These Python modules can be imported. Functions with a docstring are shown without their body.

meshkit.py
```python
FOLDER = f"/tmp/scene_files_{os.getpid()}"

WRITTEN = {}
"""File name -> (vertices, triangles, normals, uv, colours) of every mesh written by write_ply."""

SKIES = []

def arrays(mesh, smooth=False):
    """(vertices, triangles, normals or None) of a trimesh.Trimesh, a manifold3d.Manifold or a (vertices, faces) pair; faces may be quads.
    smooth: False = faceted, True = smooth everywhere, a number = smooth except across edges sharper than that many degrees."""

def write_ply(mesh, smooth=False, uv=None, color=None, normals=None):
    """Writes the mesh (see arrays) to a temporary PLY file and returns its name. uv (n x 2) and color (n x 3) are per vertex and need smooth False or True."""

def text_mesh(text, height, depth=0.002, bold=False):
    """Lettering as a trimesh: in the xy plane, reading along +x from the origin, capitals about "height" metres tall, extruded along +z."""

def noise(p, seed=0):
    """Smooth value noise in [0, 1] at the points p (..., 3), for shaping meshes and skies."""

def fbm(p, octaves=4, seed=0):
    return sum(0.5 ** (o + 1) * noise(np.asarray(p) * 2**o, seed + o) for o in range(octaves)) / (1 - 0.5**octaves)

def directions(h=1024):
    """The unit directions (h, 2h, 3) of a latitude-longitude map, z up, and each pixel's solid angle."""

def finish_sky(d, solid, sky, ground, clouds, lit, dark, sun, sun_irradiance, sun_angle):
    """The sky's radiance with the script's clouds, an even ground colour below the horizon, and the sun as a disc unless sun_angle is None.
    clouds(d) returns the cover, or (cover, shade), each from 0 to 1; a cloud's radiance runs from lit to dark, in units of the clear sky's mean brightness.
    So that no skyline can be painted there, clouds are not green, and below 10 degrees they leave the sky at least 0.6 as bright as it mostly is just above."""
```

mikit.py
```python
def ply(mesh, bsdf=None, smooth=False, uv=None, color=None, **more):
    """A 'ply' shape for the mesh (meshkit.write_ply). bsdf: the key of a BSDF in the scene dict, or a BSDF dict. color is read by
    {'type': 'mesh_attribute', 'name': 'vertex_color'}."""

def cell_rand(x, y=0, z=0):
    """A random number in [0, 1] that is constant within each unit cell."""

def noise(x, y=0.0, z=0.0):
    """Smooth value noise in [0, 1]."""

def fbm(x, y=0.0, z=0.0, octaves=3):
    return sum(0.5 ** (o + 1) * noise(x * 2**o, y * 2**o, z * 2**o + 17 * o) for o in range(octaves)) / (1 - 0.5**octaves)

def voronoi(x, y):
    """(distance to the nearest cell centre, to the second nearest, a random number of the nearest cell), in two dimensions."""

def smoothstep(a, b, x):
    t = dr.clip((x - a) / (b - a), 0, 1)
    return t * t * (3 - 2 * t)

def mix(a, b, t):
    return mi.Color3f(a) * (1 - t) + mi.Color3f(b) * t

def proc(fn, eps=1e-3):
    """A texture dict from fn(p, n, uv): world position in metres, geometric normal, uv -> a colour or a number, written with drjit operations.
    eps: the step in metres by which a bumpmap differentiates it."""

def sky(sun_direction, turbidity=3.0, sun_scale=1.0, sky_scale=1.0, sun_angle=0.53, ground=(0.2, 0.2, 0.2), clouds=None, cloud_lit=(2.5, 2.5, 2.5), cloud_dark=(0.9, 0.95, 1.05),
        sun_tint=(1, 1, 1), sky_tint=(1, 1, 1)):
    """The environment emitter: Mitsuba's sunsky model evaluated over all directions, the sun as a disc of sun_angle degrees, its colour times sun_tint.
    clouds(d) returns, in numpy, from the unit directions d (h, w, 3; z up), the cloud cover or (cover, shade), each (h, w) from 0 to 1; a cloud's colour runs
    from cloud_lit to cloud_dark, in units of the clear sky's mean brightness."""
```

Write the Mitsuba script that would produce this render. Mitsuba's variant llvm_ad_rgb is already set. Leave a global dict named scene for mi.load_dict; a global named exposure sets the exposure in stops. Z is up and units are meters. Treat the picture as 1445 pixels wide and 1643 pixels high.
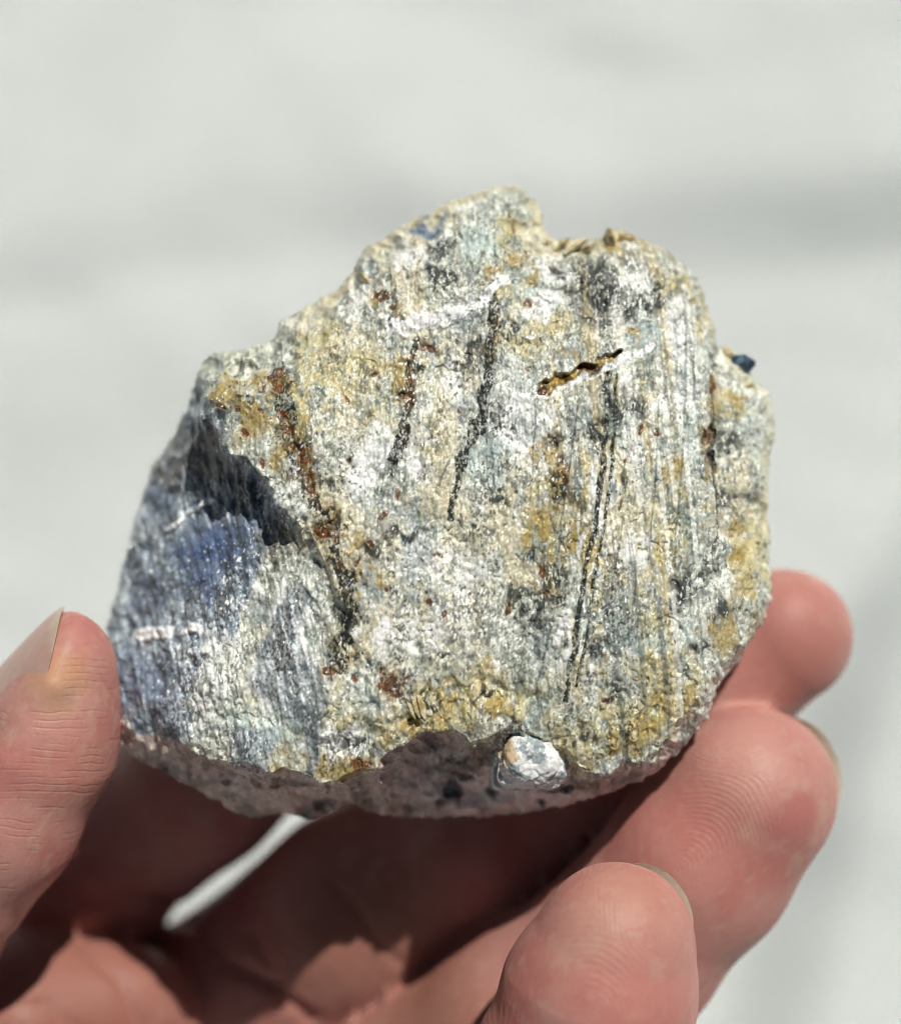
import math
import numpy as np
import drjit as dr
import mitsuba as mi
import trimesh
from scipy.interpolate import LinearNDInterpolator
from scipy.ndimage import gaussian_filter, distance_transform_edt
from scipy.spatial import cKDTree
import shapely
import mikit
import meshkit
from mikit import proc, noise, fbm, smoothstep

T = mi.ScalarTransform4f
scene, labels = {}, {}

# ------------------------------------------------------------------ camera, sky, exposure
# Hand frame, in millimetres: x right, y up along the stone's face, z out of the face. The camera stands 200 mm in front of it.
PITCH = math.radians(60)
CENTRE = np.array([0.0, 0.0, 0.17])
AX = np.array([1.0, 0, 0])
AY = np.array([0, math.sin(PITCH), math.cos(PITCH)])
AZ = np.array([0, -math.cos(PITCH), math.sin(PITCH)])
ROT = np.stack([AX, AY, AZ], 1)
DIST = 200.0


def world(p):
    return CENTRE + np.asarray(p, float) @ ROT.T * 0.001


def at(px, py, z=0.0):
    """A point of the hand frame: measured on the face's plane in sixteenths of a millimetre from the upper left, at depth z."""
    s = (DIST - np.asarray(z, float)) / DIST
    return np.stack(np.broadcast_arrays((np.asarray(px, float) - 722.5) / 16 * s, (821.5 - np.asarray(py, float)) / 16 * s, np.asarray(z, float)), -1)


eye = world([0, 0, DIST])
scene['camera'] = {
    'type': 'thinlens', 'fov': 2 * math.degrees(math.atan(51.35 / DIST)), 'fov_axis': 'y',
    'to_world': T().look_at(origin=eye.tolist(), target=world([0, 0, 0]).tolist(), up=AY.tolist()),
    'aperture_radius': 0.0042, 'focus_distance': (DIST - 0.0) * 0.001, 'near_clip': 0.01, 'far_clip': 100.0}

SUN = ROT @ np.array([0.26, 0.67, 0.70])
scene['sky'] = mikit.sky(SUN.tolist(), turbidity=3, sky_scale=0.22, sun_tint=(0.87, 1.0, 1.19), sky_tint=(1.22, 1.0, 0.76))
exposure = 1.78

rng = np.random.default_rng(7)


# ------------------------------------------------------------------ cloth
def ray_to_cloth(px, py):
    d = world(at(px, py, 0)) - eye
    t = -eye[2] / d[2]
    return (eye + d * t)[:2]


def seg_dist(P, a, b):
    ab = b - a
    t = np.clip(((P - a) @ ab) / (ab @ ab), 0, 1)
    q = a + t[:, None] * ab
    return np.linalg.norm(P - q, axis=1), t


def smooth_np(a, b, x):
    t = np.clip((x - a) / (b - a), 0, 1)
    return t * t * (3 - 2 * t)


def signed_line(P, pts):
    """(distance with sign, left of the walking direction positive) to a polyline."""
    best, sign = np.full(len(P), 9.0), np.zeros(len(P))
    for a, b in zip(pts[:-1], pts[1:]):
        d, t = seg_dist(P, a, b)
        s = (b[0] - a[0]) * (P[:, 1] - a[1]) - (b[1] - a[1]) * (P[:, 0] - a[0])
        near = d < best
        best[near], sign[near] = d[near], np.sign(s[near])
    return best * sign


def cloth():
    n = 500
    g = np.sign(np.linspace(-1, 1, n)) * np.abs(np.linspace(-1, 1, n)) ** 1.8 * 0.9
    X, Y = np.meshgrid(g, g + 0.1)
    P = np.stack([X.ravel(), Y.ravel()], 1)
    P3 = np.c_[P, 0 * P[:, 0]]
    z = 0.012 * (meshkit.fbm(P3 * [5, 9, 1], 3, 3) - 0.5) + 0.0048 * (meshkit.fbm(P3 * [26, 34, 1], 2, 5) - 0.5) + 0.0014 * (meshkit.fbm(P3 * [60, 110, 1], 2, 9) - 0.5)
    def fold(pts, h, up, down):
        # a soft ridge along the line: rises over "up" metres on the left of the walk, falls over "down" metres on its right
        s = signed_line(P, np.array([ray_to_cloth(*q) for q in pts]))
        return h * np.where(s > 0, 1 - smooth_np(0, up, s), 1 - smooth_np(0, down, -s))
    z += fold([(-900, 520), (-200, 430), (60, 378), (250, 318), (500, 300), (800, 305), (1100, 300), (1445, 278), (2200, 250)], 0.0105, 0.06, 0.026)
    z += fold([(-700, 200), (0, 95), (200, 20), (400, -60)], 0.004, 0.05, 0.03)
    z += fold([(1060, 60), (1250, 20), (1500, -15), (1900, -60)], 0.006, 0.05, 0.022)
    z += fold([(1640, 820), (1520, 1000), (1440, 1160), (1395, 1380), (1350, 1620), (1280, 1900), (1180, 2300)], 0.011, 0.05, 0.022)
    z += fold([(-400, 760), (0, 640), (200, 560), (420, 520)], 0.006, 0.04, 0.03)
    v = np.c_[P, z]
    i = np.arange(n * n).reshape(n, n)
    f = np.stack([i[:-1, :-1], i[:-1, 1:], i[1:, 1:], i[1:, :-1]], -1).reshape(-1, 4)
    return v, f


def cloth_colour(p, n, uv):
    a = fbm(p.x * 40, p.y * 40, 0, 3)
    w = 0.5 + 0.5 * dr.sin(p.x * 9000) * dr.sin(p.y * 9000)
    return mikit.mix((0.465, 0.497, 0.488), (0.535, 0.566, 0.556), a) * (0.94 + 0.06 * w)


scene['cloth_surface'] = {'type': 'twosided', 'bsdf': {'type': 'diffuse', 'reflectance': proc(cloth_colour)}}
scene['cloth'] = mikit.ply(cloth(), 'cloth_surface', smooth=True)
labels['cloth'] = {'label': 'pale grey-white cotton cloth spread out with soft folds below the hand', 'category': 'cloth'}

# ------------------------------------------------------------------ the stone
OUT = np.array([
    (640, 362, -6), (700, 332, -6), (760, 308, -6), (800, 297, -6), (832, 295, -6), (845, 315, -7), (862, 320, -9), (868, 345, -8), (878, 375, -7), (895, 385, -6),
    (930, 378, -6), (950, 385, -6), (975, 370, -6), (1000, 366, -6), (1030, 380, -6), (1062, 395, -7), (1095, 420, -7), (1120, 450, -7), (1138, 490, -7), (1146, 530, -7),
    (1150, 558, -8), (1168, 552, -9), (1180, 566, -9), (1205, 590, -9), (1212, 612, -9), (1232, 624, -9), (1243, 660, -10), (1242, 720, -10), (1232, 760, -10), (1232, 830, -10),
    (1238, 880, -10), (1238, 940, -10), (1230, 990, -10), (1210, 1030, -10), (1185, 1060, -10), (1155, 1100, -9), (1140, 1150, -9), (1100, 1195, -9), (1060, 1235, -10),
    (1000, 1265, -11), (930, 1290, -13), (860, 1305, -15), (780, 1313, -16), (700, 1315, -16), (620, 1312, -16), (560, 1295, -15), (500, 1315, -15), (440, 1308, -15),
    (400, 1315, -15), (370, 1305, -15), (330, 1280, -15), (270, 1245, -13), (210, 1215, -13), (185, 1180, -13), (178, 1100, -14), (170, 1010, -16), (175, 980, -17),
    (190, 930, -17), (205, 870, -17), (225, 800, -16), (245, 745, -15), (275, 700, -13), (300, 650, -11), (312, 610, -9), (325, 578, -8), (345, 565, -7), (390, 560, -6),
    (435, 548, -5), (450, 520, -5), (490, 490, -5), (540, 462, -5), (565, 440, -5), (580, 400, -6), (610, 385, -6)], float)

CTRL = np.array([
    # broad face
    (800, 520, 0), (900, 800, 1), (700, 800, 1.5), (700, 1000, 1.2), (600, 700, 1.6), (900, 1000, .5), (1050, 700, -.3), (1090, 900, -1), (1000, 460, -1.0), (1075, 470, -2.0),
    (900, 440, -1.2), (600, 560, .2), (500, 575, .4), (470, 600, 1.2), (560, 500, -1.2), (1000, 600, 0), (1110, 560, -2.4), (1085, 1050, -1.6), (780, 640, .6), (560, 820, 1.9),
    # top knob
    (800, 340, -2.2), (720, 370, -1.8), (650, 410, -1.6), (700, 440, .2), (800, 420, -.4), (850, 400, -1.2), (835, 330, -2.8), (610, 440, -2.2), (860, 360, -5.5), (620, 480, -.6), (840, 460, -.4),
    # bulge with the overhang on the left
    (440, 650, 2.4), (390, 640, 2.3), (345, 645, .4), (332, 665, -1.8), (372, 718, 1.3), (416, 752, 2.3), (442, 795, 2.3), (485, 845, 1.9), (525, 905, 1.7), (552, 960, 1.5), (568, 1010, 1.2),
    (440, 575, .4), (360, 590, -1.2), (330, 615, -1.8), (420, 600, 1.4),
    # dropped left face under it
    (322, 671, -4.8), (357, 728, -4.8), (399, 767, -3.2), (428, 804, -1.2), (470, 855, -.5), (513, 916, .4), (542, 970, .3), (556, 1022, .6), (330, 772, -7.2), (390, 830, -3.8),
    (290, 720, -9.0), (290, 790, -9.6), (340, 890, -6.4), (260, 850, -11.5), (222, 900, -14.0), (250, 1000, -10.5), (205, 1050, -12), (330, 1000, -4.6), (400, 940, -3.0), (450, 1000, -.9),
    (420, 1080, -1.1), (350, 1120, -2.4), (285, 1120, -5.6), (230, 1130, -8), (205, 1150, -10),
    # lower edge of the lit faces
    (200, 1178, -9.8), (290, 1192, -5.6), (380, 1230, -2.4), (460, 1236, -1.4), (540, 1254, -1.6), (590, 1236, -1.2), (640, 1195, -.4), (690, 1168, .1), (730, 1178, -.2), (770, 1190, -.8),
    (820, 1160, -.6), (900, 1205, -1.6), (950, 1245, -3.4), (1000, 1180, -2.2), (1045, 1215, -4.2), (1085, 1170, -3.8), (1120, 1110, -3.6),
    (640, 1120, .8), (760, 1110, .4), (880, 1100, -.2), (1000, 1080, -.6), (500, 1140, .2), (580, 1100, .8),
    # shaded underside
    (240, 1215, -11), (300, 1222, -11.5), (385, 1262, -9.5), (460, 1270, -9), (540, 1280, -9), (600, 1264, -8.5), (650, 1222, -7.5), (694, 1196, -6.8), (732, 1206, -6.8), (772, 1216, -7),
    (700, 1260, -11), (780, 1270, -12), (850, 1280, -11.5), (905, 1272, -10), (955, 1266, -8.4), (330, 1262, -13), (620, 1295, -13),
    # lower strip along the right side
    (1134, 600, -2.4), (1158, 605, -5.2), (1138, 680, -2.0), (1160, 690, -4.6), (1138, 780, -1.8), (1162, 790, -4.0), (1140, 870, -2.0), (1160, 880, -3.4), (1200, 680, -5.6), (1215, 780, -6.0),
    (1180, 600, -6.0), (1150, 980, -2.8), (1205, 900, -5.2), (1208, 980, -6.0), (1170, 1030, -4.6)], float)

STEP = 0.07
TILT = 0.13                                        # the face leans back at its top
OUT[:, 2] += TILT * (OUT[:, 1] - 821.5) / 16
CTRL[:, 2] += TILT * (CTRL[:, 1] - 821.5) / 16
outline = at(OUT[:, 0], OUT[:, 1], OUT[:, 2])
pts = []
for k in range(len(outline)):                       # a broken, grainy outline instead of straight chords
    a, b = outline[k], outline[(k + 1) % len(outline)]
    m = max(2, int(np.linalg.norm(b[:2] - a[:2]) / 0.18))
    for t in np.arange(m) / m:
        pts.append(a + (b - a) * t)
pts = np.array(pts)
tangent = np.roll(pts, -1, 0) - np.roll(pts, 1, 0)
normal2 = np.stack([tangent[:, 1], -tangent[:, 0]], 1)
normal2 /= np.linalg.norm(normal2, axis=1, keepdims=True)
wob = 0.55 * (meshkit.fbm(pts * 0.45, 3, 11) - 0.5) + 0.5 * (meshkit.fbm(pts * 1.6, 3, 12) - 0.5) + 0.5 * (meshkit.noise(pts * 2.7, 15) - 0.5)
pts[:, :2] -= normal2 * wob[:, None]
edge = np.vstack([gaussian_filter(pts[:, k], 0.6, mode='wrap') for k in range(3)]).T
poly = shapely.Polygon(edge[:, :2]).buffer(0)
edge_tree = cKDTree(edge[:, :2])

ctrl = np.vstack([at(CTRL[:, 0], CTRL[:, 1], CTRL[:, 2]), edge[::4]])
face_of = LinearNDInterpolator(ctrl[:, :2], ctrl[:, 2])

x0, y0, x1, y1 = poly.bounds
gx, gy = np.arange(x0 - 0.3, x1 + 0.3, STEP), np.arange(y0 - 0.3, y1 + 0.3, STEP)
GX, GY = np.meshgrid(gx, gy)
shape = GX.shape
xy = np.stack([GX.ravel(), GY.ravel()], 1)
near, at_edge = edge_tree.query(xy)
inside = shapely.contains_xy(poly, xy[:, 0], xy[:, 1])
snap = near < 0.62 * STEP
xy[snap] = edge[at_edge[snap], :2]
D = np.where(inside, near, 0).reshape(shape)


def field(sx, sy, seed, sharp=0.0):
    """An even random field over the face with the grain size sx, sy in mm, zero mean, unit spread."""
    r = np.random.default_rng(seed)
    w = r.standard_normal(shape)
    a = gaussian_filter(w, (sy / STEP, sx / STEP), mode='wrap')
    return (a - a.mean()) / a.std()


def turned(sx, sy, deg, seed):
    """field() with its long axis turned by deg from the vertical."""
    r = np.random.default_rng(seed)
    n = 1500
    a = gaussian_filter(r.standard_normal((n, n)), (sy / STEP, sx / STEP), mode='wrap')
    c, s = math.cos(math.radians(deg)), math.sin(math.radians(deg))
    u = (GX * c - GY * s) / STEP % n
    v = (GX * s + GY * c) / STEP % n
    from scipy.ndimage import map_coordinates
    a = map_coordinates(a, [v, u], order=1, mode='grid-wrap')
    return (a - a.mean()) / a.std()


def cells(size, stretch, seed):
    """Grains: (a random number per grain, a second, height of a tilted facet, distance to the grain's rim)."""
    r = np.random.default_rng(seed)
    W, H = gx[-1] - gx[0], (gy[-1] - gy[0]) / stretch
    n = int(W * H / size ** 2)
    seeds = np.stack([gx[0] + r.random(n) * W, gy[0] / stretch + r.random(n) * H], 1)
    q = np.stack([GX.ravel() + 0.13 * size * jitter[0], GY.ravel() / stretch + 0.13 * size * jitter[1]], 1)
    d, k = cKDTree(seeds).query(q, k=2)
    tilt = r.standard_normal((n, 2))
    off = q - seeds[k[:, 0]]
    h = (off * tilt[k[:, 0]]).sum(1) / size
    h = 0.35 * h - (d[:, 0] / size) ** 2 * 1.3
    return r.random(n)[k[:, 0]].reshape(shape), r.random(n)[k[:, 0]].reshape(shape), gaussian_filter(h.reshape(shape), 0.7), ((d[:, 1] - d[:, 0]) / size).reshape(shape)


jitter = [field(0.18, 0.22, 1).ravel(), field(0.18, 0.22, 2).ravel()]
fine, mid = field(0.1, 0.13, 3), field(0.32, 0.45, 4)
grit, grit2 = field(0.05, 0.07, 13), field(0.09, 0.12, 14)
broad, patchy, large = field(1.0, 1.6, 5), field(2.0, 3.0, 6), field(5.0, 7.0, 7)
rough_xy = np.stack([(0.30 * broad + 0.17 * mid + .05 * field(.16, .16, 16)).ravel(), (0.30 * field(.9, .9, 17) + 0.17 * field(.32, .32, 18) + .05 * field(.16, .16, 24)).ravel()], 1)
F = face_of(xy + rough_xy * np.clip(near, 0, 1)[:, None])
F = np.where(np.isnan(F), edge[at_edge, 2], F).reshape(shape)
F = gaussian_filter(F, 0.13 / STEP)
streak, long_streak, lean_streak = field(0.14, 1.6, 8), turned(0.22, 5.0, -6, 9), turned(0.12, 1.2, -14, 10)
g0, g0b, h0, e0 = cells(0.21, 1.8, 19)
g1, g1b, h1, e1 = cells(0.42, 1.7, 20)
stroke = field(0.075, 0.34, 11)
g2, g2b, h2, e2 = cells(0.95, 1.6, 21)
g3, g3b, h3, e3 = cells(2.6, 1.3, 22)
warp = [0.5 * field(0.5, 0.7, 30) + 0.25 * mid, 0.5 * field(0.5, 0.7, 31) + 0.25 * field(0.25, 0.3, 32)]
PX, PY = GX + 0.45 * warp[0], GY + 0.45 * warp[1]


def line(points, width, z=0.0, ragged=0.3):
    """0..1 mask of a vein along a polyline (sixteenths of a mm on the face), frayed."""
    q = at(*np.array(points, float).T, z)[:, :2]
    w = width / 16
    P = np.stack([(GX + (PX - GX) * ragged).ravel(), (GY + (PY - GY) * ragged).ravel()], 1)
    m = np.full(len(P), 9.0)
    for a, b in zip(q[:-1], q[1:]):
        m = np.minimum(m, seg_dist(P, a, b)[0])
    return (1 - smooth_np(0.55 * w / 2, 1.25 * w / 2, m)).reshape(shape)


def spot(px, py, rx, ry, deg=0.0, z=0.0, ragged=1.0, soft=0.55):
    c = at(px, py, z)
    dx, dy = (GX + (PX - GX) * 2 * ragged - c[0]) * 16, (GY + (PY - GY) * 2 * ragged - c[1]) * 16
    a = math.radians(deg)
    u, v = dx * math.cos(a) + dy * math.sin(a), -dx * math.sin(a) + dy * math.cos(a)
    return 1 - smooth_np(1 - soft, 1 + soft * 0.6, np.sqrt((u / rx) ** 2 + (v / ry) ** 2))


def many(spots, ragged=1.0, soft=0.55):
    m = np.zeros(shape)
    for s in spots:
        m = np.maximum(m, spot(*s[:4], *(s[4:6]), ragged=ragged, soft=soft))
    return m


# where things lie on the stone
def region(points, soft, z=0.0, ragged=1.0, extra=0.0):
    q = at(*np.array(points, float).T, z)[:, :2]
    P = np.stack([(GX + (PX - GX) * ragged).ravel(), (GY + (PY - GY) * ragged).ravel()], 1)
    d = np.full(len(P), 99.0)
    for i in range(len(q)):
        d = np.minimum(d, seg_dist(P, q[i], q[(i + 1) % len(q)])[0])
    d = np.where(shapely.contains_xy(shapely.Polygon(q), P[:, 0], P[:, 1]), d, -d).reshape(shape)
    return smooth_np(-soft, soft, d + extra)


left = region([(300, 560), (318, 657), (360, 714), (410, 748), (440, 792), (480, 842), (520, 902), (545, 962), (560, 1012), (540, 1080), (520, 1180), (500, 1290), (60, 1340), (60, 500)], .3, -2, .4)
left_far = region([(300, 600), (318, 657), (360, 714), (410, 748), (445, 800), (440, 880), (400, 960), (365, 1010), (335, 1100), (310, 1230), (60, 1300), (60, 560)], 1.3, -5, 2.0, .5 * broad)
under = region([(150, 1162), (200, 1180), (290, 1196), (380, 1235), (460, 1241), (540, 1259), (590, 1241), (640, 1199), (690, 1172), (735, 1182), (790, 1198), (860, 1240), (950, 1256), (1045, 1228), (1090, 1196), (1200, 1400), (100, 1420)], .25, -2, .7)

crack = np.maximum.reduce([line([(874, 620), (900, 607)], 12, ragged=.9), line([(900, 607), (938, 592), (962, 579)], 17, ragged=1.1), line([(955, 582), (980, 572)], 11, ragged=.8), line([(975, 574), (1002, 563)], 8, ragged=.4)])
lip = line([(838, 636), (880, 628), (930, 608), (975, 590), (1010, 572), (1052, 556)], 13, ragged=.5)
white_vein = np.maximum(line([(612, 532), (650, 520), (690, 508), (735, 492), (775, 470), (812, 450)], 26, ragged=1.4), many([(655, 512, 44, 22, 15), (750, 482, 30, 13, 25), (850, 540, 20, 8, 20)]))
vein1 = np.maximum(line([(795, 452), (790, 520), (783, 600), (772, 682)], 21, ragged=.7), line([(764, 672), (742, 740), (732, 785), (722, 835)], 18, ragged=.7))
vein2 = line([(668, 545), (657, 620), (646, 690), (628, 770), (600, 850)], 22, ragged=1.0)
vein3 = np.maximum(line([(980, 590), (972, 700), (957, 830), (936, 925), (924, 1010), (904, 1122)], 10, ragged=.4), .8 * line([(992, 600), (986, 700), (970, 840), (950, 930), (938, 1020), (922, 1100)], 6, ragged=.35))
vein3_edge = line([(966, 620), (960, 720), (940, 850), (905, 960), (880, 1080)], 8, ragged=.4)
vein4 = line([(432, 592), (456, 645), (468, 700), (488, 760), (516, 830), (542, 900), (566, 965), (560, 1015), (545, 1060)], 34, ragged=1.1)
grooves = np.zeros(shape)
for gpts, gw in [([(1108, 500), (1104, 640), (1092, 800), (1080, 900)], 4), ([(1122, 470), (1118, 640)], 4), ([(1062, 640), (1050, 800), (1040, 900)], 3), ([(1000, 830), (975, 960)], 3), ([(860, 640), (850, 800)], 3),
                 ([(640, 700), (620, 800)], 4), ([(880, 1010), (862, 1090)], 4), ([(1020, 900), (1010, 1010)], 4), ([(720, 740), (700, 790)], 4), ([(930, 640), (905, 800), (890, 900)], 4)]:
    grooves = np.maximum(grooves, line(gpts, gw, ragged=.15))
step_line = line([(1150, 565), (1148, 700), (1150, 800), (1146, 880)], 9, -3, ragged=.6)
gully = line([(482, 940), (505, 975), (520, 1010), (528, 1050)], 12, ragged=.5)

dark = many([(1110, 1040, 18, 14), (1150, 980, 20, 22), (1060, 1150, 20, 12), (930, 1180, 16, 14), (780, 1120, 22, 10), (690, 1120, 14, 12), (1200, 980, 12, 22), (400, 640, 14, 10), (380, 610, 12, 10), (500, 720, 12, 16, -20), (515, 770, 14, 20, -20), (535, 850, 12, 22, -20), (555, 930, 12, 22, -20), (470, 690, 14, 16), (455, 610, 14, 22), (565, 1000, 14, 18), (610, 1060, 16, 12), (850, 900, 14, 20), (900, 960, 10, 20), (825, 955, 16, 14), (1155, 720, 10, 40), (1190, 720, 24, 18), (1165, 800, 16, 20), (960, 700, 18, 50), (980, 650, 12, 40), (1000, 780, 10, 40), (962, 450, 34, 62, 5), (1030, 490, 28, 26), (930, 410, 26, 24), (705, 372, 22, 30, -20), (712, 440, 30, 26, -30), (880, 935, 24, 52, -10), (860, 985, 20, 40, -10), (830, 975, 34, 20), (815, 520, 12, 30),
             (760, 560, 16, 30), (905, 780, 30, 40), (910, 700, 26, 20), (545, 985, 22, 40), (1110, 935, 32, 34, 20), (1180, 700, 34, 26), (600, 885, 40, 16, 30), (660, 620, 14, 40), (440, 600, 30, 22, -30),
             (620, 470, 22, 16), (690, 555, 16, 14), (1010, 660, 40, 30), (980, 470, 20, 30), (800, 800, 26, 10), (650, 860, 40, 12), (490, 745, 22, 38, -20), (520, 820, 14, 30, -20), (380, 800, 40, 14, 40),
             (430, 800, 20, 24, 0, -3), (590, 1060, 26, 14), (700, 1060, 30, 16), (330, 950, 40, 8, 30, -5), (245, 1040, 60, 8, -5, -9), (590, 1195, 30, 16), (960, 1040, 24, 20), (1060, 470, 10, 30)])
rust = many([(445, 625, 9, 8), (415, 615, 6, 6), (462, 690, 7, 8), (478, 722, 7, 7), (500, 765, 7, 8), (512, 815, 6, 8), (532, 862, 6, 9), (548, 905, 6, 7), (420, 660, 5, 5), (380, 660, 5, 5), (575, 905, 6, 7), (597, 870, 6, 8), (585, 930, 5, 6), (635, 1105, 12, 10), (645, 1085, 9, 8), (660, 570, 6, 9), (652, 640, 6, 10), (672, 540, 6, 6), (626, 1090, 21, 22, 20), (615, 1075, 10, 9), (437, 602, 12, 18), (492, 738, 11, 13), (690, 556, 9, 12), (657, 606, 8, 14), (950, 582, 13, 9, 20), (622, 944, 9, 7), (866, 918, 7, 8), (808, 972, 7, 12),
             (580, 1222, 24, 9), (608, 462, 12, 14), (625, 490, 8, 8), (585, 437, 13, 5, 5), (845, 478, 8, 7), (850, 588, 8, 6), (530, 1070, 10, 8), (1150, 612, 12, 14), (1152, 700, 8, 14), (350, 655, 9, 7), (455, 660, 8, 9),
             (505, 790, 8, 10), (520, 850, 8, 10), (640, 800, 12, 10, 40), (610, 835, 14, 7, 30), (540, 830, 7, 7), (700, 888, 9, 6), (740, 660, 6, 8), (1035, 690, 8, 8), (1000, 740, 6, 6), (910, 770, 7, 12), (712, 985, 6, 6),
             (880, 950, 6, 6), (560, 1085, 8, 8), (975, 1125, 10, 7), (560, 740, 5, 5), (600, 600, 6, 5), (560, 640, 5, 5), (400, 690, 6, 6), (430, 740, 6, 6), (1060, 690, 6, 5), (835, 350, 4, 4), (800, 690, 5, 6), (690, 960, 6, 6)], ragged=.5, soft=.5)
ochre = many([(1000, 1185, 70, 30, 5), (920, 1225, 44, 22), (1085, 1135, 50, 34, 30), (1185, 1000, 36, 60), (1205, 920, 22, 50), (1190, 845, 24, 36), (700, 1150, 50, 22), (790, 1140, 46, 24), (360, 630, 36, 26), (420, 600, 40, 26), (500, 700, 26, 30), (545, 900, 26, 40), (600, 930, 24, 26), (1145, 820, 14, 50), (880, 720, 26, 30), (870, 860, 20, 50), (400, 650, 60, 44, -30), (835, 410, 24, 26), (800, 430, 22, 12), (860, 440, 18, 14), (480, 745, 34, 34), (520, 830, 26, 40, -20), (580, 880, 34, 40), (560, 960, 26, 40), (1155, 640, 18, 46), (1150, 740, 14, 50),
              (1165, 1015, 44, 50), (905, 610, 34, 10, 25), (560, 1040, 30, 22), (650, 600, 18, 34), (620, 480, 30, 26), (900, 780, 30, 60), (940, 870, 30, 40), (790, 480, 20, 8), (1010, 530, 22, 12), (770, 1080, 50, 22),
              (690, 1130, 60, 26), (560, 1230, 70, 22), (650, 1180, 44, 22), (430, 1245, 60, 12), (440, 620, 40, 26), (1120, 440, 14, 20), (985, 378, 30, 11), (1080, 780, 20, 60), (790, 540, 18, 30), (1195, 640, 20, 16), (920, 560, 26, 12)])
olive = many([(1000, 1175, 110, 42, 5), (900, 1210, 60, 50), (1090, 1110, 60, 44, 30), (1060, 1060, 60, 30), (760, 1120, 110, 40), (690, 1160, 70, 26), (500, 540, 44, 40), (480, 660, 50, 60), (540, 620, 70, 50), (670, 600, 44, 60), (600, 580, 70, 30),
              (850, 540, 46, 24), (820, 480, 30, 30), (890, 510, 50, 20), (1100, 440, 26, 34, -30), (1130, 500, 16, 50), (1000, 390, 40, 14), (480, 560, 40, 34), (620, 680, 50, 30), (880, 850, 40, 120), (1080, 850, 26, 120), (960, 760, 60, 30),
              (1215, 900, 30, 70), (1180, 640, 40, 20), (560, 1160, 90, 30), (820, 350, 40, 24), (350, 610, 40, 16, 20, -1), (690, 710, 30, 40), (950, 900, 30, 60), (1030, 970, 60, 50)])
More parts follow.
